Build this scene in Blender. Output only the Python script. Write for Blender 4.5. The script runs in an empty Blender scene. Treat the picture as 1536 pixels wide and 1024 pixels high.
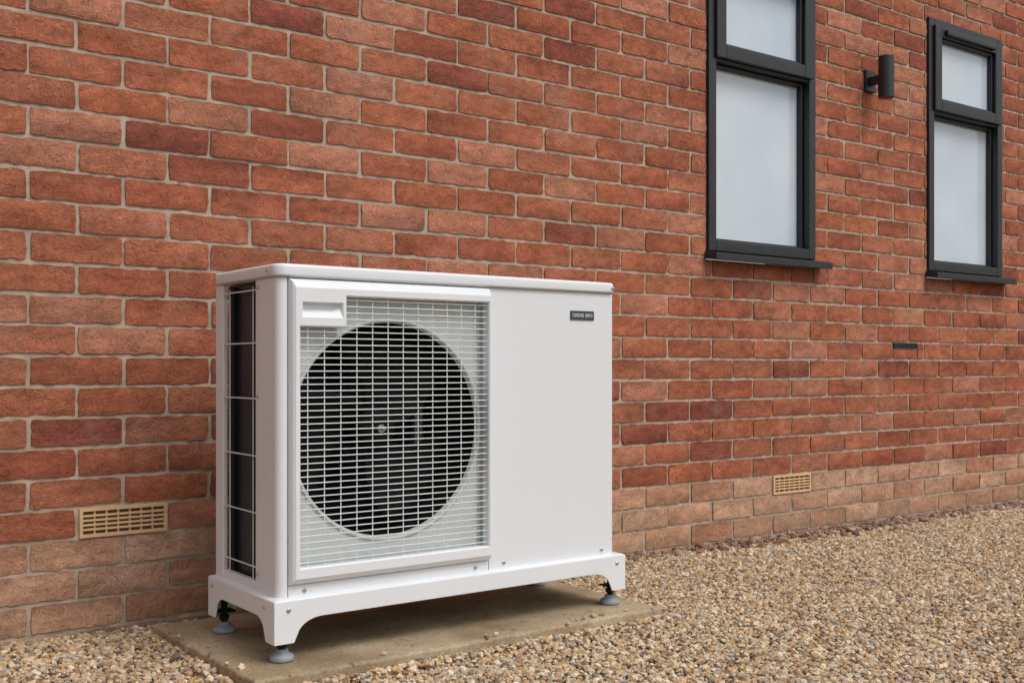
import bpy, bmesh, math, random
import numpy as np
from mathutils import Vector
random.seed(4); rng=np.random.default_rng(7)
S=bpy.context.scene
col=S.collection

# ---------------------------------------------------------------- helpers
def link(o,parent=None):
    col.objects.link(o)
    if parent: o.parent=parent
    return o
def empty(name,loc=(0,0,0)):
    e=bpy.data.objects.new(name,None); e.empty_display_size=.1
    col.objects.link(e); return e
def mat(name):
    m=bpy.data.materials.new(name); m.use_nodes=True
    nt=m.node_tree; b=nt.nodes['Principled BSDF']
    return m,nt,b
def N(nt,t,**kw):
    n=nt.nodes.new(t)
    for k,v in kw.items():
        if k in n.inputs: n.inputs[k].default_value=v
        else: setattr(n,k,v)
    return n
def MR(nt,src,a,b,c,d):
    r=N(nt,'ShaderNodeMapRange')
    for k,v in zip(('From Min','From Max','To Min','To Max'),(a,b,c,d)): r.inputs[k].default_value=v
    nt.links.new(src,r.inputs['Value']); return r.outputs[0]
def simple(name,c,rough=.5,metal=0,noise=.06,nscale=30,bump=0,bscale=200,stretch=(1,1,1),spec=None):
    m,nt,b=mat(name)
    tc=N(nt,'ShaderNodeTexCoord'); mp=N(nt,'ShaderNodeMapping'); mp.inputs['Scale'].default_value=stretch
    nt.links.new(tc.outputs['Object'],mp.inputs['Vector'])
    n=N(nt,'ShaderNodeTexNoise',Scale=nscale,Detail=5.0)
    nt.links.new(mp.outputs[0],n.inputs['Vector'])
    f=MR(nt,n.outputs['Fac'],.3,.7,1-noise,1+noise)
    mx=N(nt,'ShaderNodeVectorMath',operation='SCALE'); mx.inputs[0].default_value=c
    nt.links.new(f,mx.inputs['Scale']); nt.links.new(mx.outputs[0],b.inputs['Base Color'])
    b.inputs['Roughness'].default_value=rough; b.inputs['Metallic'].default_value=metal
    if spec is not None: b.inputs['Specular IOR Level'].default_value=spec
    if bump:
        n2=N(nt,'ShaderNodeTexNoise',Scale=bscale,Detail=4.0); nt.links.new(mp.outputs[0],n2.inputs['Vector'])
        bp=N(nt,'ShaderNodeBump',Strength=bump,Distance=.002); nt.links.new(n2.outputs['Fac'],bp.inputs['Height'])
        nt.links.new(bp.outputs[0],b.inputs['Normal'])
    return m
def bmobj(name,bm,m,parent=None,smooth=False,bevel=0,seg=2):
    bmesh.ops.recalc_face_normals(bm,faces=bm.faces)
    me=bpy.data.meshes.new(name); bm.to_mesh(me); bm.free()
    me.materials.append(m)
    if smooth:
        for p in me.polygons: p.use_smooth=True
    o=bpy.data.objects.new(name,me); link(o,parent)
    if bevel:
        md=o.modifiers.new('b','BEVEL'); md.width=bevel; md.segments=seg; md.limit_method='ANGLE'; md.angle_limit=math.radians(35)
        for p in me.polygons: p.use_smooth=True
        w=o.modifiers.new('w','WEIGHTED_NORMAL'); w.keep_sharp=True
    return o
def addbox(bm,x0,x1,y0,y1,z0,z1):
    v=[bm.verts.new((x,y,z)) for x in(x0,x1) for y in(y0,y1) for z in(z0,z1)]
    for f in((0,1,3,2),(4,6,7,5),(0,4,5,1),(2,3,7,6),(0,2,6,4),(1,5,7,3)): bm.faces.new([v[i] for i in f])
def box(name,d,m,parent=None,bevel=0):
    bm=bmesh.new(); addbox(bm,*d); return bmobj(name,bm,m,parent,bevel=bevel)
def boxes(name,ds,m,parent=None,bevel=0):
    bm=bmesh.new()
    for d in ds: addbox(bm,*d)
    return bmobj(name,bm,m,parent,bevel=bevel)
def prism(bm,pts,axis,a,b):
    def P(p,t):
        if axis=='z': return (p[0],p[1],t)
        if axis=='y': return (p[0],t,p[1])
        return (t,p[0],p[1])
    A=[bm.verts.new(P(p,a)) for p in pts]; B=[bm.verts.new(P(p,b)) for p in pts]
    bm.faces.new(A); bm.faces.new(B[::-1]); n=len(pts)
    for i in range(n): bm.faces.new((A[i],A[(i+1)%n],B[(i+1)%n],B[i]))
def rings(bm,rs,cap0=True,cap1=True):
    V=[[bm.verts.new(p) for p in r] for r in rs]; n=len(V[0])
    for a,b in zip(V,V[1:]):
        for i in range(n): bm.faces.new((a[i],a[(i+1)%n],b[(i+1)%n],b[i]))
    if cap0: bm.faces.new(V[0][::-1])
    if cap1: bm.faces.new(V[-1])
    return V
def rrect(x0,x1,y0,y1,r,n=8):
    out=[]
    for cx,cy,a0 in((x1-r,y1-r,0),(x0+r,y1-r,90),(x0+r,y0+r,180),(x1-r,y0+r,270)):
        for i in range(n+1):
            a=math.radians(a0+90*i/n); out.append((cx+r*math.cos(a),cy+r*math.sin(a)))
    return out
def circ(cx,cy,r,n=48): return [(cx+r*math.cos(2*math.pi*i/n),cy+r*math.sin(2*math.pi*i/n)) for i in range(n)]
def lathe_z(bm,cx,cy,prof,n=28): rings(bm,[[(x,y,z) for x,y in circ(cx,cy,r,n)] for r,z in prof])
def lathe_y(bm,cx,cz,prof,n=24): rings(bm,[[(x,y,z) for x,z in circ(cx,cz,r,n)] for r,y in prof])
def lathe_x(bm,cy,cz,prof,n=24): rings(bm,[[(x,y,z) for y,z in circ(cy,cz,r,n)] for r,x in prof])

# ---------------------------------------------------------------- materials
M_white=simple('white_paint',(.765,.785,.81),.36,0,.018,6,.03,400)
M_panel=simple('panel_paint',(.755,.775,.80),.36,0,.006,14,.01,60,(6,6,.25))
M_shroud=simple('shroud_grey',(.60,.64,.63),.5,0,.05,10)
M_wire=simple('wire_coating',(.74,.76,.75),.4,0,.03)
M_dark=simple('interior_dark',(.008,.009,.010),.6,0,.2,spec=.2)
M_blade=simple('blade_plastic',(.007,.008,.009),.75,0,.1,spec=.15)
M_metal=simple('galvanised',(.24,.25,.26),.4,.6,.15,40)
M_steel=simple('screw_steel',(.55,.55,.55),.3,.9,.05)
M_rubber=simple('foot_rubber',(.27,.30,.33),.5,0,.08,60)
M_black=simple('powder_black',(.016,.018,.021),.42,0,.1,20,.05,600)
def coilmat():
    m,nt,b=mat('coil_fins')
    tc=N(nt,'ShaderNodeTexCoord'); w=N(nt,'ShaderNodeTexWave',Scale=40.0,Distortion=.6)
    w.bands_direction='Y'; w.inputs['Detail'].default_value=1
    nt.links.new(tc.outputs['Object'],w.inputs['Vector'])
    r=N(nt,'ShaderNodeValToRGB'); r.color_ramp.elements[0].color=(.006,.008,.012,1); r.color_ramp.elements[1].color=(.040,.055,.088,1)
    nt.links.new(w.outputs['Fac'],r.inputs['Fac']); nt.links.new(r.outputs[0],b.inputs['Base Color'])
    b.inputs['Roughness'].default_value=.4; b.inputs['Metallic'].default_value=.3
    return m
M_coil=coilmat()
def glassmat():
    m,nt,b=mat('frosted_glass')
    tc=N(nt,'ShaderNodeTexCoord'); n=N(nt,'ShaderNodeTexNoise',Scale=2.2,Detail=3.0); nt.links.new(tc.outputs['Object'],n.inputs['Vector'])
    r=N(nt,'ShaderNodeValToRGB'); e=r.color_ramp.elements; e[0].position=.3;e[1].position=.7
    e[0].color=(.50,.59,.67,1); e[1].color=(.64,.71,.77,1)
    nt.links.new(n.outputs['Fac'],r.inputs['Fac']); nt.links.new(r.outputs[0],b.inputs['Base Color'])
    b.inputs['Roughness'].default_value=.10; b.inputs['IOR'].default_value=1.65
    return m
M_glass=glassmat()

def brickmat():
    m,nt,b=mat('brick_clay'); L=nt.links.new
    at=N(nt,'ShaderNodeAttribute',attribute_name='bcol')
    tc=N(nt,'ShaderNodeTexCoord')
    mp=N(nt,'ShaderNodeMapping'); mp.inputs['Scale'].default_value=(1,1,2.2); L(tc.outputs['Object'],mp.inputs['Vector'])
    n1=N(nt,'ShaderNodeTexNoise',Scale=13.0,Detail=7.0,Roughness=.68); L(mp.outputs[0],n1.inputs['Vector'])
    n2=N(nt,'ShaderNodeTexNoise',Scale=190.0,Detail=5.0,Roughness=.8); L(mp.outputs[0],n2.inputs['Vector'])
    a=MR(nt,n1.outputs['Fac'],.3,.7,.62,1.36); c=MR(nt,n2.outputs['Fac'],.32,.68,.52,1.48)
    mm=N(nt,'ShaderNodeMath',operation='MULTIPLY'); L(a,mm.inputs[0]); L(c,mm.inputs[1])
    sc=N(nt,'ShaderNodeVectorMath',operation='SCALE'); L(at.outputs['Color'],sc.inputs[0]); L(mm.outputs[0],sc.inputs['Scale'])
    n3=N(nt,'ShaderNodeTexNoise',Scale=3.6,Detail=10.0,Roughness=.74); L(tc.outputs['Object'],n3.inputs['Vector'])
    f3=MR(nt,n3.outputs['Fac'],.53,.76,0,.5)
    mx=N(nt,'ShaderNodeMix',data_type='RGBA'); L(f3,mx.inputs['Factor']); L(sc.outputs[0],mx.inputs['A']); mx.inputs['B'].default_value=(.50,.33,.24,1)
    v=N(nt,'ShaderNodeTexNoise',Scale=46.0,Detail=6.0,Roughness=.7); L(mp.outputs[0],v.inputs['Vector'])
    f4=MR(nt,v.outputs['Fac'],.57,.71,0,.6)
    mx2=N(nt,'ShaderNodeMix',data_type='RGBA'); L(f4,mx2.inputs['Factor']); L(mx.outputs['Result'],mx2.inputs['A']); mx2.inputs['B'].default_value=(.13,.045,.030,1)
    sx=N(nt,'ShaderNodeSeparateXYZ'); L(tc.outputs['Object'],sx.inputs[0])
    f5=MR(nt,sx.outputs['Z'],.0,.13,.42,0)
    mx3=N(nt,'ShaderNodeMix',data_type='RGBA'); L(f5,mx3.inputs['Factor']); L(mx2.outputs['Result'],mx3.inputs['A']); mx3.inputs['B'].default_value=(.24,.16,.09,1)
    L(mx3.outputs['Result'],b.inputs['Base Color'])
    b.inputs['Roughness'].default_value=.9; b.inputs['Specular IOR Level'].default_value=.2
    mp2=N(nt,'ShaderNodeMapping'); mp2.inputs['Scale'].default_value=(.5,1,1); mp2.inputs['Rotation'].default_value=(0,.35,0); L(tc.outputs['Object'],mp2.inputs['Vector'])
    n5=N(nt,'ShaderNodeTexNoise',Scale=150.0,Detail=5.0,Roughness=.75); L(mp2.outputs[0],n5.inputs['Vector'])
    bp=N(nt,'ShaderNodeBump',Strength=.85,Distance=.005); L(n5.outputs['Fac'],bp.inputs['Height'])
    # drag creases
    mp3=N(nt,'ShaderNodeMapping'); mp3.inputs['Scale'].default_value=(1,1,.55); L(tc.outputs['Object'],mp3.inputs['Vector'])
    n6=N(nt,'ShaderNodeTexNoise',Scale=48.0,Detail=3.0,Roughness=.6,Distortion=1.2); L(mp3.outputs[0],n6.inputs['Vector'])
    f6=MR(nt,n6.outputs['Fac'],.36,.50,0,1)
    bp2=N(nt,'ShaderNodeBump',Strength=.55,Distance=.003); L(f6,bp2.inputs['Height']); L(bp.outputs[0],bp2.inputs['Normal'])
    L(bp2.outputs[0],b.inputs['Normal'])
    return m
M_brick=brickmat()
M_mortar=simple('mortar',(.44,.345,.26),.95,0,.25,22,.9,260)
M_air=simple('buff_terracotta',(.68,.45,.24),.8,0,.1,40,.2,300)

# ---------------------------------------------------------------- brick house
house=empty('brick_house')
WIN=[(2.988,3.602,1.058,2.212),(4.392,4.996,1.058,2.212)]
PIT=.2255; CH=.075; Z00=.018; DZ=-.012
HOLES=[w for w in WIN]+[(.762,.988,.253+DZ,.3325+DZ),(3.352,3.588,.178+DZ,.2575+DZ),(4.137,4.318,.741,.768)]
def base_col(zc,x):
    r=random.random()
    if zc<.24:
        c=random.choice([(.52,.29,.185),(.49,.265,.165),(.55,.33,.22),(.48,.245,.15),(.52,.31,.205),(.46,.215,.13)])
    elif r<.08: c=random.choice([(.29,.088,.054),(.27,.08,.052)])
    elif r<.22: c=random.choice([(.44,.18,.108),(.46,.19,.118)])
    else: c=random.choice([(.39,.130,.070),(.41,.140,.076),(.37,.117,.063),(.350,.108,.060),(.41,.148,.084),(.40,.128,.066)])
    if zc<.7 and zc>=.24: c=tuple(k*.93 for k in c)
    f=random.uniform(.9,1.1)
    return tuple(k*f for k in c)
def subtract(rects,h):
    out=[]
    for (a,b,c,d) in rects:
        x0,x1,z0,z1=h
        if b<=x0 or a>=x1 or d<=z0 or c>=z1: out.append((a,b,c,d)); continue
        if x0-a>.012: out.append((a,x0-.003,c,d))
        if b-x1>.012: out.append((x1+.003,b,c,d))
        aa,bb=max(a,x0),min(b,x1)
        if z0-c>.015: out.append((aa,bb,c,z0-.003))
        if d-z1>.015: out.append((aa,bb,z1+.003,d))
    return out
rects=[];cols=[]
XL,XR,ZT=-2.4,11.5,3.6
for k in range(-1,int((ZT-Z00)/CH)):
    z0=Z00+k*CH+.0050; z1=z0+.065
    off=.761 if k%2==1 else .761+PIT/2
    n0=math.floor((XL-off)/PIT)
    for i in range(n0,int((XR-off)/PIT)):
        xa=off+i*PIT+.0050+random.uniform(-.0022,.0022); xb=off+(i+1)*PIT-.0050+random.uniform(-.0022,.0022)
        za=z0+random.uniform(-.0014,.0014); zb=z1+random.uniform(-.0014,.0014)
        rr=[(xa,xb,za,zb)]
        for h in HOLES: rr=subtract(rr,h)
        c=base_col((z0+z1)/2,xa)
        for r in rr: rects.append(r); cols.append(c)
NX,NZ=15,6
u=np.linspace(0,1,NX); w=np.linspace(0,1,NZ)
nb=len(rects); R=np.array(rects); C=np.array(cols)
U,W=np.meshgrid(u,w,indexing='ij')
X=R[:,0,None,None]+(R[:,1]-R[:,0])[:,None,None]*U
Z=R[:,2,None,None]+(R[:,3]-R[:,2])[:,None,None]*W
Y=rng.normal(0,.0005,(nb,NX,NZ))+np.clip(rng.normal(-.0005,.0009,(nb,1,1)),-.002,.0015)+np.clip(rng.normal(0,.001,(nb,1,1)),-.002,.002)*(U[None]-.5)
bx=np.zeros((NX,NZ),bool); bx[0]=bx[-1]=True; bx[:,0]=bx[:,-1]=True
Y=Y+np.where(bx,np.abs(rng.normal(.0007,.0008,(nb,NX,NZ))),0)
Y=np.clip(Y,-.004,.0030)
jx=rng.normal(0,.0009,(nb,NX,NZ)); jz=rng.normal(0,.0010,(nb,NX,NZ))
X=X+np.where(bx,jx,0); Z=Z+np.where(bx,jz,0)
for (i,j,sx,sz) in((0,0,1,1),(0,-1,1,-1),(-1,0,-1,1),(-1,-1,-1,-1)):
    X[:,i,j]+=sx*np.abs(rng.normal(.0008,.0015,nb)); Z[:,i,j]+=sz*np.abs(rng.normal(.0008,.0012,nb))
F=np.stack([X,Y,Z],-1).reshape(nb,NX*NZ,3)
g1=rng.normal(0,.11,(nb,1,1))*(W[None]-.5)*2; g2=rng.normal(0,.08,(nb,1,1))*(U[None]-.5)*2
tone=1+g1+g2+np.where(bx,-.08,0)+rng.normal(0,.06,(nb,NX,NZ))
tone=np.clip(tone,.6,1.35).reshape(nb,NX*NZ)
idx=np.arange(NX*NZ).reshape(NX,NZ)
loop=list(idx[:,0])+list(idx[-1,1:])+list(idx[-2::-1,-1])+list(idx[0,-2:0:-1])
B0=F[:,loop,:].copy(); B=B0.copy(); B[:,:,1]=.02
V=np.concatenate([F,B0,B],1); nv=V.shape[1]; nl=len(loop); NF=NX*NZ
TT=np.concatenate([tone,np.full((nb,2*nl),.8)],1)
q=[]
for i in range(NX-1):
    for j in range(NZ-1): q.append((idx[i,j],idx[i+1,j],idx[i+1,j+1],idx[i,j+1]))
for i in range(nl):
    j=(i+1)%nl; q.append((NF+i,NF+nl+i,NF+nl+j,NF+j))
q=np.array(q)
Q=(q[None]+(np.arange(nb)*nv)[:,None,None]).reshape(-1,4)
me=bpy.data.meshes.new('brick_courses')
me.vertices.add(nb*nv); me.vertices.foreach_set('co',V.reshape(-1))
me.loops.add(Q.size); me.loops.foreach_set('vertex_index',Q.reshape(-1).astype(np.int32))
me.polygons.add(len(Q)); me.polygons.foreach_set('loop_start',(np.arange(len(Q))*4).astype(np.int32))
me.polygons.foreach_set('loop_total',np.full(len(Q),4,np.int32))
me.polygons.foreach_set('use_smooth',np.ones(len(Q),bool))
me.update(calc_edges=True)
ca=me.color_attributes.new('bcol','FLOAT_COLOR','POINT')
cc=np.ones((nb,nv,4)); cc[:,:,:3]=C[:,None,:]*TT[:,:,None]
ca.data.foreach_set('color',cc.reshape(-1))
me.materials.append(M_brick)
link(bpy.data.objects.new('brick_courses',me),house)
w1,w2=WIN; yb=.25; ym=.0040
boxes('mortar_wall',[(XL,w1[0],ym,yb,-.3,ZT),(w1[0],w1[1],ym,yb,-.3,w1[2]),(w1[0],w1[1],ym,yb,w1[3],ZT),
 (w1[1],w2[0],ym,yb,-.3,ZT),(w2[0],w2[1],ym,yb,-.3,w2[2]),(w2[0],w2[1],ym,yb,w2[3],ZT),(w2[1],XR,ym,yb,-.3,ZT)],M_mortar,house)
def ring_frame(ds,x0,x1,z0,z1,wd,y0,y1):
    ds+= [(x0,x0+wd,y0,y1,z0,z1),(x1-wd,x1,y0,y1,z0,z1),(x0+wd,x1-wd,y0,y1,z0,z0+wd),(x0+wd,x1-wd,y0,y1,z1-wd,z1)]
for wi,(x0,x1,z0,z1) in enumerate(WIN):
    par=bpy.data.objects.new('window',None); link(par,house)
    zs=z0+.032
    ds=[]; ring_frame(ds,x0,x1,zs,z1,.040,-.012,.08)
    ds.append((x0+.040,x1-.040,-.008,.08,1.792,1.816))
    boxes('frame',ds,M_black,par,bevel=.003)
    ds=[]; ring_frame(ds,x0+.040,x1-.040,zs+.038,1.792,.014,.018,.06)
    boxes('glazing_bead',ds,M_black,par,bevel=.004)
    ds=[]; ring_frame(ds,x0+.030,x1-.030,1.802,z1-.030,.050,-.026,-.0125)
    boxes('sash',ds,M_black,par,bevel=.004)
    ds=[]; ring_frame(ds,x0+.072,x1-.072,1.844,z1-.072,.020,-.010,.03)
    boxes('sash_bead',ds,M_black,par,bevel=.004)
    box('pane_lower',(x0+.045,x1-.045,.040,.052,zs+.045,1.785),M_glass,par)
    box('pane_upper',(x0+.085,x1-.085,.012,.024,1.855,z1-.085),M_glass,par)
    box('trickle_vent',(x0+.10,x1-.10,-.042,-.0265,z1-.071,z1-.045),M_black,par,bevel=.005)
    bm=bmesh.new()
    prism(bm,[(.0,z0+.030),(-.060,z0+.020),(-.060,z0-.006),(-.052,z0-.006),(-.052,z0+.002),(.0,z0+.002)],'x',x0-.012,x1+.045)
    bmobj('sill',bm,M_black,par,bevel=.0015)
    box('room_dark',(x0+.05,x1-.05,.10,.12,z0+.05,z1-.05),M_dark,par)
M_cav=simple('cavity_shade',(.13,.07,.035),.9)  # dark backing: shade inside the air brick holes put into the colour
def airbrick(x0,x1,z0,z1):
    e=empty('air_brick'); ds=[]; f=.008
    ds+=[(x0,x1,-.004,.02,z0,z0+f),(x0,x1,-.004,.02,z1-f,z1),(x0,x0+f,-.004,.02,z0+f,z1-f),(x1-f,x1,-.004,.02,z0+f,z1-f)]
    nrow=4; hh=(z1-z0-2*f)
    for i in range(1,nrow+1):
        z=z0+f+hh*i/(nrow+1); ds.append((x0+f,x1-f,-.003,.015,z-.0026,z+.0026))
    for i in range(1,7):
        x=x0+f+(x1-x0-2*f)*i/7; ds.append((x-.0022,x+.0022,-.0005,.014,z0+f,z1-f))
    boxes('grid',ds,M_air,e)
    bm=bmesh.new()
    v=[bm.verts.new(p) for p in((x0+f,.0035,z0+f),(x1-f,.0035,z0+f),(x1-f,.0035,z1-f),(x0+f,.0035,z1-f))]; bm.faces.new(v)
    bmobj('cavity',bm,M_cav,e)
airbrick(.766,.984,.2555+DZ,.328+DZ)
airbrick(3.357,3.583,.1810+DZ,.253+DZ)
e=empty('vent_slot'); ds=[]
ring_frame(ds,4.140,4.315,.743,.766,.004,-.004,.01)
boxes('vent_frame',ds,M_black,e)
boxes('louvres',[(4.144,4.311,.0,.003,.747,.762)]+[(4.144,4.311,-.003,-.0005,.750+i*.005,.7525+i*.005) for i in range(3)],M_black,e)
e=empty('wall_lamp'); bm=bmesh.new()
lathe_z(bm,3.966,-.085,[(.028,1.776),(.0315,1.776),(.0315,1.945),(.030,1.948),(.024,1.948),(.024,1.940)],40)
bmobj('cylinder_body',bm,M_black,e,smooth=False,bevel=.001)
boxes('bracket',[(3.95,3.982,-.056,-.012,1.842,1.874)],M_black,e,bevel=.003)
boxes('back_plate',[(3.933,3.999,-.012,.0035,1.815,1.905)],M_black,e,bevel=.003)

# ---------------------------------------------------------------- heat pump
hp=empty('heat_pump_unit')
BX0,BX1,BY0,BY1=1.000,1.957,-.635,-.290
ZB,ZL,ZTOP=.170,.862,.887; SEAM=1.5516
bm=bmesh.new()
rs=[]
for ins,z in((0.002,ZL-.004),(0,ZL+.002),(0,ZTOP-.008),(.0012,ZTOP-.004),(.004,ZTOP-.0012),(.009,ZTOP)):
    rs.append([(x,y,z) for x,y in rrect(BX0-.007+ins,BX1+.007-ins,BY0-.008+ins,BY1+.006-ins,.026-ins)])
rings(bm,rs)
o=bmobj('lid',bm,M_white,hp,smooth=True); 
md=o.modifiers.new('w','WEIGHTED_NORMAL')
def arc(cx,cy,r,a0,a1,n=10): return [(cx+r*math.cos(math.radians(a0+(a1-a0)*i/n)),cy+r*math.sin(math.radians(a0+(a1-a0)*i/n))) for i in range(n+1)]
bm=bmesh.new()
prism(bm,[(BX0,-.522)]+arc(BX0+.018,BY0+.018,.018,180,270)+[(BX0+.0225,BY0),(BX0+.0225,-.60),(BX0+.014,-.60),(BX0+.014,-.522)],'z',ZB,ZL-.0045)
bmobj('corner_column',bm,M_white,hp,bevel=.0012)
boxes('column_flange',[(BX0+.003,BX0+.013,-.5215,-.514,ZB,ZL-.005)],M_white,hp,bevel=.001)
boxes('rear_post',[(BX0,BX0+.012,-.334,BY1,ZB,ZL-.0045)],M_white,hp,bevel=.002)
boxes('side_strip',[(BX0+.001,BX0+.012,-.514,-.3345,ZB,ZB+.022)],M_white,hp)
bm=bmesh.new()
prism(bm,[(SEAM+.0014,BY0),(SEAM+.0014,BY1),(BX1-.004,BY1)]+[(BX1,BY1+0-.004)]+arc(BX1-.008,BY0+.008,.008,0,-90,6),'z',ZB,ZL-.0045)
bmobj('service_panel',bm,M_panel,hp,bevel=.0008)
box('bottom_strip',(BX0+.0245,SEAM-.0010,BY0,BY0+.012,ZB,ZB+.026),M_white,hp,bevel=.0008)
YF=-.652
def offs(poly,d):
    n=len(poly); out=[]
    for i in range(n):
        p0,p1,p2=poly[i-1],poly[i],poly[(i+1)%n]
        def nrm(a,b):
            dx,dz=b[0]-a[0],b[1]-a[1]; l=math.hypot(dx,dz); return (dz/l,-dx/l)
        n1,n2=nrm(p0,p1),nrm(p1,p2)
        if abs(n1[0]*n2[0]+n1[1]*n2[1])>.9: out.append((p1[0]+n1[0]*d,p1[1]+n1[1]*d))
        else: out.append((p1[0]+(n1[0]+n2[0])*d,p1[1]+(n1[1]+n2[1])*d))
    return out
OUT=[(BX0+.0250,ZB+.0275),(SEAM-.0014,ZB+.0275),(SEAM-.0014,ZL-.006),(BX0+.0250,ZL-.006)]
OPEN=[(1.046,.234),(1.5415,.234),(1.5415,.820),(1.157,.820),(1.157,.752),(1.046,.752)]
bm=bmesh.new()
def ring3(poly,y): return [bm.verts.new((x,y,z)) for x,z in poly]
def bridge(a,b):
    n=len(a)
    for i in range(n): bm.faces.new((a[i],a[(i+1)%n],b[(i+1)%n],b[i]))
a0=ring3(OUT,BY0+.012); a1=ring3(OUT,BY0-.001)
OUT2=[(OUT[0][0]+.010,OUT[0][1]+.014),(OUT[1][0]-.003,OUT[1][1]+.014),(OUT[2][0]-.003,OUT[2][1]-.020),(OUT[3][0]+.010,OUT[3][1]-.020)]
OUT1=[((a[0]*.6+b[0]*.4),(a[1]*.6+b[1]*.4)) for a,b in zip(OUT,OUT2)]
a15=ring3(OUT1,YF+.005); a2=ring3(OUT2,YF); bridge(a0,a1); bridge(a1,a15); bridge(a15,a2)
i0=ring3(offs(OPEN,.0028),YF); i1=ring3(OPEN,YF+.003); i2=ring3(OPEN,YF+.028); bridge(i0,i1); bridge(i1,i2)
H0=[(1.050,.772),(1.148,.772),(1.148,.806),(1.050,.806)]
H1=[(1.053,.790),(1.126,.792),(1.144,.802),(1.053,.804)]
h0=ring3(H0,YF); h1=ring3(H1,YF+.016); bridge(h0,h1); bm.faces.new(h1)
edges=[]
for r in(a2,i0,h0):
    for i in range(len(r)): edges.append(bm.edges.get((r[i],r[(i+1)%len(r)])))
bmesh.ops.triangle_fill(bm,use_beauty=True,use_dissolve=False,edges=edges,normal=(0,-1,0))
bmobj('fan_bezel',bm,M_white,hp)
bm=bmesh.new(); GY=YF+.010
def wire_h(x0,x1,z,y,r): prism(bm,[(y+r*math.cos(a),z+r*math.sin(a)) for a in [math.radians(30+60*k) for k in range(6)]],'x',x0,x1)
def wire_v(x,z0,z1,y,r): prism(bm,[(x+r*math.cos(a),y+r*math.sin(a)) for a in [math.radians(60*k) for k in range(6)]],'z',z0,z1)
z=.243
while z<.818:
    xs=1.046 if z<.752 else 1.157
    wire_h(xs,1.5415,z,GY,.00125); z+=.01425
x=1.068
while x<1.537:
    wire_v(x,.234,.752 if x<1.157 else .820,GY+.0026,.0013); x+=.0400
bmobj('wire_guard',bm,M_wire,hp)
CX,CZ,CR=1.288,.522,.250
bm=bmesh.new(); YS=-.612
sq=[(1.020,.215),(1.549,.215),(1.549,.835),(1.020,.835)]
so=ring3(sq,YS)
c0=ring3([(x,z) for x,z in circ(CX,CZ,CR,96)],YS)
ed=[]
for r in(so,c0):
    for i in range(len(r)):
        ed.append(bm.edges.get((r[i],r[(i+1)%len(r)])) or bm.edges.new((r[i],r[(i+1)%len(r)])))
bmesh.ops.triangle_fill(bm,use_beauty=True,edges=ed,normal=(0,-1,0))
bmobj('shroud_plate',bm,M_shroud,hp)
bm=bmesh.new()
pr=[(CR+.006,YS-.0005),(CR+.004,YS-.004),(CR,YS-.005),(CR-.004,YS-.001),(CR-.006,YS+.01)]
rings(bm,[[(x,y,z) for x,z in circ(CX,CZ,r,96)] for r,y in pr],False,False)
bmobj('mouth_ring',bm,M_shroud,hp,smooth=True)
bm=bmesh.new()
pr=[(CR-.0062,YS+.0102),(CR-.004,YS+.13)]
rings(bm,[[(x,y,z) for x,z in circ(CX,CZ,r,96)] for r,y in pr],False,False)
bmobj('duct',bm,M_blade,hp,smooth=True)
bm=bmesh.new()
for k in range(3):
    a0=math.radians(48+120*k); nr,na=9,12; g=[]
    for i in range(nr):
        r=.045+(.232-.045)*i/(nr-1); sweep=.55*(i/(nr-1))**1.3; wdt=math.radians(84)*(1-.12*i/(nr-1)); row=[]
        for j in range(na):
            t=j/(na-1); a=a0+sweep+wdt*(t-.5)
            row.append(bm.verts.new((CX+r*math.cos(a),-.520+.060*(t-.5)+.012*math.sin(math.pi*t),CZ+r*math.sin(a))))
        g.append(row)
    for i in range(nr-1):
        for j in range(na-1): bm.faces.new((g[i][j],g[i+1][j],g[i+1][j+1],g[i][j+1]))
o=bmobj('fan_blades',bm,M_blade,hp,smooth=True); s=o.modifiers.new('s','SOLIDIFY'); s.thickness=.003
bm=bmesh.new(); lathe_y(bm,CX,CZ,[(.048,-.48),(.052,-.53),(.046,-.558),(.030,-.566),(.012,-.568)],40)
bmobj('fan_hub',bm,M_blade,hp,smooth=True)
bm=bmesh.new(); lathe_y(bm,CX,CZ,[(.0095,-.567),(.0095,-.575),(.0045,-.575),(.0045,-.590),(.001,-.591)],20)
bmobj('hub_bolt',bm,M_steel,hp)
boxes('light_strip_struts',[(1.105,1.128,-.45,-.435,.20,.84),(1.455,1.478,-.45,-.435,.20,.84)],M_metal,hp)  # added struts: left imitates light let in by the side coil, right mirrors it
bm=bmesh.new(); lathe_y(bm,CX,CZ,[(.05,-.47),(.05,-.40)],30); bmobj('motor',bm,M_dark,hp)
boxes('coil',[(1.022,1.050,-.600,-.315,.175,.855),(1.050,1.5500,-.34,-.315,.175,.855)],M_coil,hp)
boxes('partition',[(1.5462,1.5515,-.598,-.35,.175,.855)],M_dark,hp)
box('base_pan',(1.0505,1.546,-.60,-.345,.172,.180),M_dark,hp)
bm=bmesh.new(); SX=BX0+.005
def wire_y(y0,y1,x,z,r): prism(bm,[(x+r*math.cos(a),z+r*math.sin(a)) for a in [math.radians(30+60*k) for k in range(6)]],'y',y0,y1)
for zz in(.836,.7185,.595,.468,.342,.222): wire_y(-.5205,-.3345,SX-.002,zz,.0017)
for yy in(-.360,-.492): wire_v(SX+.002,ZB+.022,.845,yy,.0015)
bmobj('side_guard',bm,M_wire,hp)
boxes('coil_header',[(1.012,1.021,-.50,-.478,.19,.85),(1.012,1.021,-.372,-.350,.19,.85)],M_dark,hp)
FX0,FX1,FY0,FY1=.985,1.986,-.651,-.276
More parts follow.
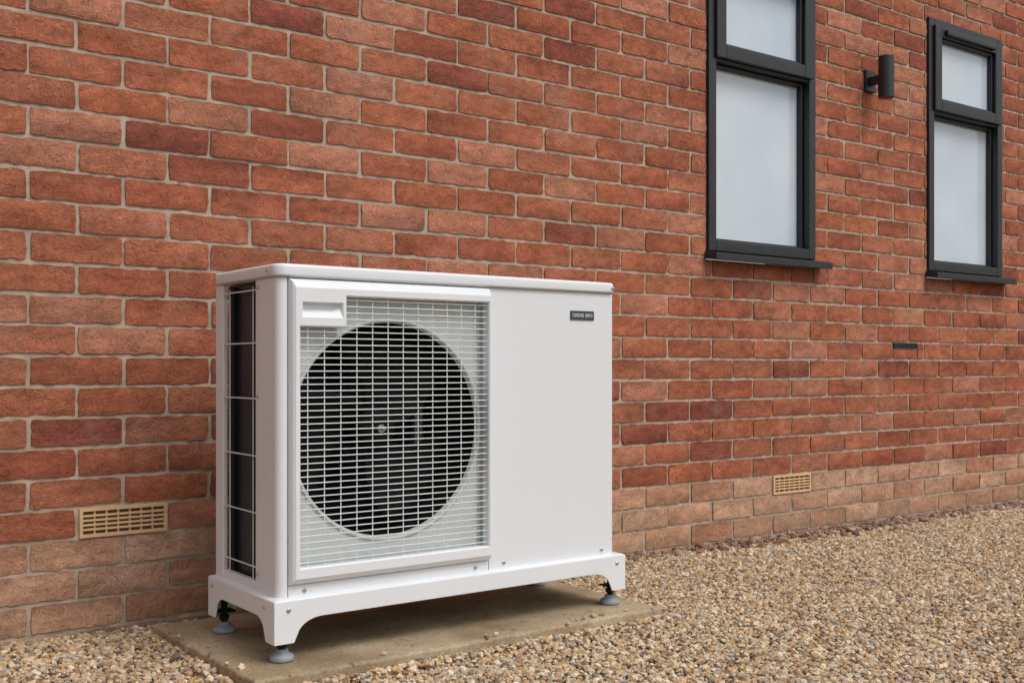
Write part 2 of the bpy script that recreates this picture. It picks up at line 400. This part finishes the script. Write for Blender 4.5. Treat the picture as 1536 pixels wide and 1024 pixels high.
def skirt(a,b,leg=.046,top=ZB-.003,bot=.077,rail=.127,run=.068):
    p=[(a,top),(a,bot),(a+leg,bot)]
    for i in range(1,9):
        t=i/8; an=math.pi/2*t
        p.append((a+leg+.008+(run-.008)*(1-math.cos(an)) , bot+.012+(rail-bot-.012)*math.sin(an)))
    q=[(a+b-x,z) for x,z in p][::-1]
    return p+q
bm=bmesh.new(); prism(bm,skirt(FX0,FX1),'y',FY0,FY0+.004); bmobj('base_front',bm,M_white,hp,bevel=.0012)
bm=bmesh.new(); prism(bm,skirt(FX0+.02,FX1-.02),'y',FY1-.004,FY1); bmobj('base_rear',bm,M_white,hp)
for nm,xa in(('base_left',FX0),('base_right',FX1-.004)):
    bm=bmesh.new(); prism(bm,skirt(FY0+.0045,FY1-.0045,leg=.040,run=.05),'x',xa,xa+.004); bmobj(nm,bm,M_white,hp,bevel=.0012)
bm=bmesh.new()
rings(bm,[[(x,y,ZB-.0029) for x,y in rrect(FX0,FX1,FY0,FY1,.006,4)],[(x,y,ZB-.0005) for x,y in rrect(FX0+.002,FX1-.002,FY0+.002,FY1-.002,.006,4)],[(x,y,ZB+.0025) for x,y in rrect(BX0-.002,BX1+.002,BY0-.002,BY1+.002,.010,4)]])
bmobj('base_ledge',bm,M_white,hp,bevel=.0008)
box('base_underside',(FX0+.005,FX1-.005,FY0+.005,FY1-.005,.148,.1665),M_metal,hp)
FEET=[(1.017,-.618),(1.960,-.618),(1.017,-.300),(1.960,-.300)]
bm=bmesh.new(); bm2=bmesh.new()
for x,y in FEET:
    lathe_z(bm,x,y,[(.0255,.0355),(.0265,.039),(.0265,.045),(.024,.048),(.015,.053),(.013,.060),(.010,.061)],32)
    lathe_z(bm2,x,y,[(.0075,.0605),(.0075,.15)],16)
    lathe_z(bm2,x,y,[(.0125,.066),(.0125,.076)],6)
    addbox(bm2,x-.022,x+.022,y-.018,y+.018,.084,.088)
bmobj('levelling_feet',bm,M_rubber,hp,smooth=True).modifiers.new('w','WEIGHTED_NORMAL')
bmobj('feet_stems',bm2,M_dark,hp)
bm=bmesh.new()
for x,y,zz in((1.062,BY0,.183),(1.512,BY0,.183),(1.597,BY0,.186),(1.915,BY0,.186),(1.018,FY0,.148),(1.955,FY0,.148),(1.948,BY0-.008,.872)):
    lathe_y(bm,x,zz,[(.0050,y+.001),(.0050,y-.0015),(.0035,y-.003),(.0012,y-.0033)],18)
for y,zz,xx in((-.600,.872,BX0-.007),(-.31,.872,BX0-.007),(-.60,.150,FX0),(-.31,.150,FX0),(-.535,.60,BX0),(-.535,.84,BX0),(-.535,.21,BX0)):
    lathe_x(bm,y,zz,[(.0045,xx+.001),(.0045,xx-.0015),(.003,xx-.003),(.001,xx-.0033)],18)
bmobj('screws',bm,M_steel,hp)
box('badge',(1.8085,1.8875,BY0-.003,BY0-.0002,.786,.8095),simple('badge_dark',(.05,.055,.06),.35),hp,bevel=.0008)
bm=bmesh.new(); xx=1.8145
for i in range(11):
    wl=.0042+.0012*((i*7)%3)/2
    if i!=6:
        addbox(bm,xx,xx+.0014,BY0-.0036,BY0-.0029,.7935,.8020)
        addbox(bm,xx+.0014,xx+wl,BY0-.0036,BY0-.0029,.8005,.8020)
        if i%2: addbox(bm,xx+.0014,xx+wl,BY0-.0036,BY0-.0029,.7935,.795)
        if i%3: addbox(bm,xx+wl-.0014,xx+wl,BY0-.0036,BY0-.0029,.7951,.8004)
    xx+=.0062
bmobj('badge_letters',bm,simple('badge_silver',(.65,.65,.66),.35),hp)

# ---------------------------------------------------------------- slab
def concmat():
    m,nt,b=mat('concrete'); L=nt.links.new
    tc=N(nt,'ShaderNodeTexCoord')
    n=N(nt,'ShaderNodeTexNoise',Scale=4.0,Detail=9.0,Roughness=.68); L(tc.outputs['Object'],n.inputs['Vector'])
    r=N(nt,'ShaderNodeValToRGB'); e=r.color_ramp.elements; e[0].position=.34;e[1].position=.66
    e[0].color=(.25,.175,.095,1); e[1].color=(.47,.375,.245,1)
    L(n.outputs['Fac'],r.inputs['Fac'])
    n2=N(nt,'ShaderNodeTexNoise',Scale=140.0,Detail=5.0,Roughness=.7); L(tc.outputs['Object'],n2.inputs['Vector'])
    sc=N(nt,'ShaderNodeVectorMath',operation='SCALE'); L(r.outputs[0],sc.inputs[0]); L(MR(nt,n2.outputs['Fac'],.3,.7,.70,1.30),sc.inputs['Scale'])
    n3=N(nt,'ShaderNodeTexNoise',Scale=48.0,Detail=2.0); L(tc.outputs['Object'],n3.inputs['Vector'])
    mx=N(nt,'ShaderNodeMix',data_type='RGBA'); L(MR(nt,n3.outputs['Fac'],.64,.70,0,.7),mx.inputs['Factor']); L(sc.outputs[0],mx.inputs['A']); mx.inputs['B'].default_value=(.11,.07,.04,1)
    L(mx.outputs['Result'],b.inputs['Base Color']); b.inputs['Roughness'].default_value=.8
    bp=N(nt,'ShaderNodeBump',Strength=.5,Distance=.003); L(n2.outputs['Fac'],bp.inputs['Height']); L(bp.outputs[0],b.inputs['Normal'])
    return m
SLX0,SLX1,SLY0,SLY1,SLZ=.905,2.045,-.732,-.130,.035
bm=bmesh.new()
nsx,nsy=60,32
def edgej(t,s): return .0022*math.sin(t*37+s)+.0016*math.sin(t*91+2*s)+random.uniform(-.0008,.0008)
pts=[]
for i in range(nsx): pts.append((SLX0+(SLX1-SLX0)*i/nsx,SLY0+edgej(i/nsx,1)))
for i in range(nsy): pts.append((SLX1+edgej(i/nsy,2),SLY0+(SLY1-SLY0)*i/nsy))
for i in range(nsx): pts.append((SLX1-(SLX1-SLX0)*i/nsx,SLY1+edgej(i/nsx,3)))
for i in range(nsy): pts.append((SLX0+edgej(i/nsy,4),SLY1-(SLY1-SLY0)*i/nsy))
cxs,cys=(SLX0+SLX1)/2,(SLY0+SLY1)/2
def ins(d): return [(x+(d if x<cxs else -d)*(1 if abs(x-cxs)>(SLX1-SLX0)/2-.008 else 0),y+(d if y<cys else -d)*(1 if abs(y-cys)>(SLY1-SLY0)/2-.008 else 0)) for x,y in pts]
rings(bm,[[(x,y,z) for x,y in ins(d)] for d,z in((0,-.03),(0,SLZ-.006),(.002,SLZ-.002),(.007,SLZ))])
bmobj('concrete_slab',bm,concmat())

# ---------------------------------------------------------------- ground
def groundmat():
    m,nt,b=mat('gravel_ground'); L=nt.links.new
    tc=N(nt,'ShaderNodeTexCoord')
    v=N(nt,'ShaderNodeTexVoronoi',Scale=85.0); L(tc.outputs['Object'],v.inputs['Vector'])
    sp=N(nt,'ShaderNodeSeparateColor'); L(v.outputs['Color'],sp.inputs[0])
    r=N(nt,'ShaderNodeValToRGB'); e=r.color_ramp.elements
    e[0].color=(.16,.105,.06,1); e[1].color=(.56,.45,.30,1); k=e.new(.5); k.color=(.38,.27,.16,1)
    L(sp.outputs[0],r.inputs['Fac'])
    sc=N(nt,'ShaderNodeVectorMath',operation='SCALE'); L(r.outputs[0],sc.inputs[0]); L(MR(nt,v.outputs['Distance'],0,.6,1,.4),sc.inputs['Scale'])
    L(sc.outputs[0],b.inputs['Base Color']); b.inputs['Roughness'].default_value=.9
    bp=N(nt,'ShaderNodeBump',Strength=.8,Distance=.01,invert=True); L(v.outputs['Distance'],bp.inputs['Height']); L(bp.outputs[0],b.inputs['Normal'])
    return m
bm=bmesh.new(); v=[bm.verts.new(p) for p in((-120,-120,-.003),(120,-120,-.003),(120,.003,-.003),(-120,.003,-.003))]; bm.faces.new(v)
bmobj('ground',bm,groundmat())

def stonemat(name,stops):
    m,nt,b=mat(name); L=nt.links.new
    oi=N(nt,'ShaderNodeObjectInfo')
    r=N(nt,'ShaderNodeValToRGB'); r.color_ramp.interpolation='CONSTANT'; e=r.color_ramp.elements
    e[0].position=0; e[0].color=(*stops[0],1); e[1].position=1/len(stops); e[1].color=(*stops[1],1)
    for i in range(2,len(stops)):
        k=e.new(i/len(stops)); k.color=(*stops[i],1)
    L(oi.outputs['Random'],r.inputs['Fac'])
    tc=N(nt,'ShaderNodeTexCoord'); n=N(nt,'ShaderNodeTexNoise',Scale=2.5,Detail=4.0); L(tc.outputs['Object'],n.inputs['Vector'])
    sc=N(nt,'ShaderNodeVectorMath',operation='SCALE'); L(r.outputs[0],sc.inputs[0]); L(MR(nt,n.outputs['Fac'],0,1,.7,1.3),sc.inputs['Scale'])
    L(sc.outputs[0],b.inputs['Base Color']); b.inputs['Roughness'].default_value=.75
    return m
M_st=stonemat('gravel_stone',[(.56,.40,.23),(.40,.26,.14),(.62,.49,.33),(.28,.17,.095),(.50,.37,.23),(.72,.61,.46),(.42,.37,.31),(.60,.39,.19),(.20,.135,.09),(.54,.43,.30),(.45,.30,.17),(.66,.53,.37),(.50,.31,.16),(.35,.28,.21)])
M_rub=stonemat('rubble_stone',[(.26,.13,.09),(.32,.17,.12),(.22,.14,.10),(.38,.26,.18),(.19,.11,.08),(.32,.24,.17)])
def scatter(name,pts,m,smin,smax,flat,seed):
    me=bpy.data.meshes.new(name); me.vertices.add(len(pts)); me.vertices.foreach_set('co',pts.reshape(-1)); me.update()
    me.materials.append(m)
    o=bpy.data.objects.new(name,me); link(o)
    ng=bpy.data.node_groups.new(name+'_nodes','GeometryNodeTree')
    ng.interface.new_socket('Geometry',in_out='INPUT',socket_type='NodeSocketGeometry')
    ng.interface.new_socket('Geometry',in_out='OUTPUT',socket_type='NodeSocketGeometry')
    n=ng.nodes; L=ng.links.new
    gi=n.new('NodeGroupInput'); go=n.new('NodeGroupOutput')
    g2i=n.new('GeometryNodeGeometryToInstance')
    pos=n.new('GeometryNodeInputPosition')
    for i in range(10):
        ico=n.new('GeometryNodeMeshIcoSphere'); ico.inputs['Radius'].default_value=1; ico.inputs['Subdivisions'].default_value=2
        ad=n.new('ShaderNodeVectorMath'); ad.operation='ADD'; ad.inputs[1].default_value=(i*7.3+seed,i*3.1,i*5.7)
        L(pos.outputs[0],ad.inputs[0])
        no=n.new('ShaderNodeTexNoise'); no.inputs['Scale'].default_value=.9; no.inputs['Detail'].default_value=2
        L(ad.outputs[0],no.inputs['Vector'])
        sb=n.new('ShaderNodeVectorMath'); sb.operation='SUBTRACT'; sb.inputs[1].default_value=(.5,.5,.5); L(no.outputs['Color'],sb.inputs[0])
        sc=n.new('ShaderNodeVectorMath'); sc.operation='SCALE'; sc.inputs['Scale'].default_value=1.9; L(sb.outputs[0],sc.inputs[0])
        sp=n.new('GeometryNodeSetPosition'); L(ico.outputs['Mesh'],sp.inputs['Geometry']); L(sc.outputs[0],sp.inputs['Offset'])
        tr=n.new('GeometryNodeTransform'); L(sp.outputs[0],tr.inputs['Geometry'])
        big=(1.0,.82,1.22,.75,1.1,.9,1.35,.8,1.0,1.15)[i]
        tr.inputs['Scale'].default_value=(big*(1.0+.25*math.sin(i*2.1)),big*(.78+.15*math.cos(i*1.3)),big*(flat+.1*math.sin(i*3.3)))
        sm=n.new('GeometryNodeSetMaterial'); sm.inputs['Material'].default_value=m; L(tr.outputs[0],sm.inputs['Geometry'])
        L(sm.outputs[0],g2i.inputs[0])
    iop=n.new('GeometryNodeInstanceOnPoints'); L(gi.outputs[0],iop.inputs['Points']); L(g2i.outputs[0],iop.inputs['Instance'])
    iop.inputs['Pick Instance'].default_value=True
    ri=n.new('FunctionNodeRandomValue'); ri.data_type='INT'
    ints=[s for s in ri.inputs if s.type=='INT' and s.name in('Min','Max')]
    ints[0].default_value=0; ints[1].default_value=9
    L([s for s in ri.outputs if s.type=='INT'][0],iop.inputs['Instance Index'])
    rv=n.new('FunctionNodeRandomValue'); rv.data_type='FLOAT_VECTOR'
    rv.inputs[0].default_value=(-.55,-.55,0); rv.inputs[1].default_value=(.55,.55,6.283)
    L(rv.outputs[0],iop.inputs['Rotation'])
    rf=n.new('FunctionNodeRandomValue'); rf.data_type='FLOAT'
    fl=[s for s in rf.inputs if s.type=='VALUE' and s.name in('Min','Max')]
    fl[0].default_value=smin; fl[1].default_value=smax
    for s in rf.inputs:
        if s.name=='Seed': s.default_value=5
    L([s for s in rf.outputs if s.type=='VALUE'][0],iop.inputs['Scale'])
    L(iop.outputs[0],go.inputs[0])
    md=o.modifiers.new('scatter','NODES'); md.node_group=ng
    return o
sp=.0100
gx,gy=np.meshgrid(np.arange(-.4,6.6,sp),np.arange(-2.2,-.004,sp),indexing='ij')
gx=gx+rng.uniform(-.5,.5,gx.shape)*sp; gy=gy+rng.uniform(-.5,.5,gy.shape)*sp
gz=rng.uniform(-.001,.005,gx.shape)+.004*np.sin(gx*3.1+gy*2)*np.cos(gy*4.3)
P=np.stack([gx,gy,gz],-1).reshape(-1,3); P=P[P[:,1]<-.003]
inside=(P[:,0]>SLX0-.004)&(P[:,0]<SLX1+.004)&(P[:,1]>SLY0-.004)&(P[:,1]<SLY1+.004)
P=P[~inside]
k=12; ex=np.stack([rng.uniform(SLX0,SLX1,k),rng.uniform(SLY0,SLY0+.03,k),np.full(k,SLZ+.003)],-1)
ex2=np.stack([rng.uniform(SLX0,SLX0+.03,6),rng.uniform(SLY0,SLY1,6),np.full(6,SLZ+.003)],-1)
k2=700; bx2=rng.uniform(SLX0-.03,SLX1+.03,k2); by2=SLY0-np.abs(rng.normal(.004,.012,k2))-.004
k3=350; bx3=SLX0-np.abs(rng.normal(.004,.012,k3))-.004; by3=rng.uniform(SLY0-.02,SLY1+.05,k3)
bk=np.concatenate([np.stack([bx2,by2,rng.uniform(.004,.016,k2)],-1),np.stack([bx3,by3,rng.uniform(.004,.016,k3)],-1)])
scatter('gravel',np.concatenate([P,ex2,ex,bk]),M_st,.0038,.0086,.62,3.0)
n=1000; rx=2.2+4.6*rng.uniform(0,1,n)**.8; ry=-np.abs(rng.normal(.02,.055,n))-.006
scatter('rubble',np.stack([rx,ry,rng.uniform(.004,.014,n)],-1),M_rub,.006,.018,.62,11.0)

# ---------------------------------------------------------------- light
el=math.radians(54); rot=math.radians(160)
wd=bpy.data.worlds.new("World"); S.world=wd; wd.use_nodes=True; nt=wd.node_tree
bg=nt.nodes['Background']; sky=nt.nodes.new('ShaderNodeTexSky'); sky.sky_type='NISHITA'; sky.sun_disc=False
sky.sun_elevation=el; sky.sun_rotation=rot; sky.air_density=1.2; sky.dust_density=4.0; sky.ozone_density=1
hs=nt.nodes.new('ShaderNodeHueSaturation'); hs.inputs['Saturation'].default_value=.36
nt.links.new(sky.outputs[0],hs.inputs['Color']); nt.links.new(hs.outputs[0],bg.inputs[0]); bg.inputs[1].default_value=.136
sd=bpy.data.lights.new('sun','SUN'); sd.energy=1.1; sd.angle=math.radians(24); sd.color=(1,.985,.96)
so=bpy.data.objects.new('sun',sd); link(so)
d=Vector((math.sin(rot)*math.cos(el),math.cos(rot)*math.cos(el),math.sin(el)))
so.rotation_euler=(-d).to_track_quat('-Z','Y').to_euler(); so.location=d*10
S.view_settings.view_transform='Standard'; S.view_settings.look='None'; S.view_settings.exposure=0

# ---------------------------------------------------------------- camera
cd=bpy.data.cameras.new('camera'); cam=bpy.data.objects.new('camera',cd); link(cam)
cam.location=(0,-2.81,.6687); cam.rotation_euler=(math.pi/2,0,math.radians(-36.72))
cd.sensor_width=36; cd.lens=1650/1536*36; cd.shift_y=.0234; cd.clip_end=500; cd.clip_start=.02
S.camera=cam
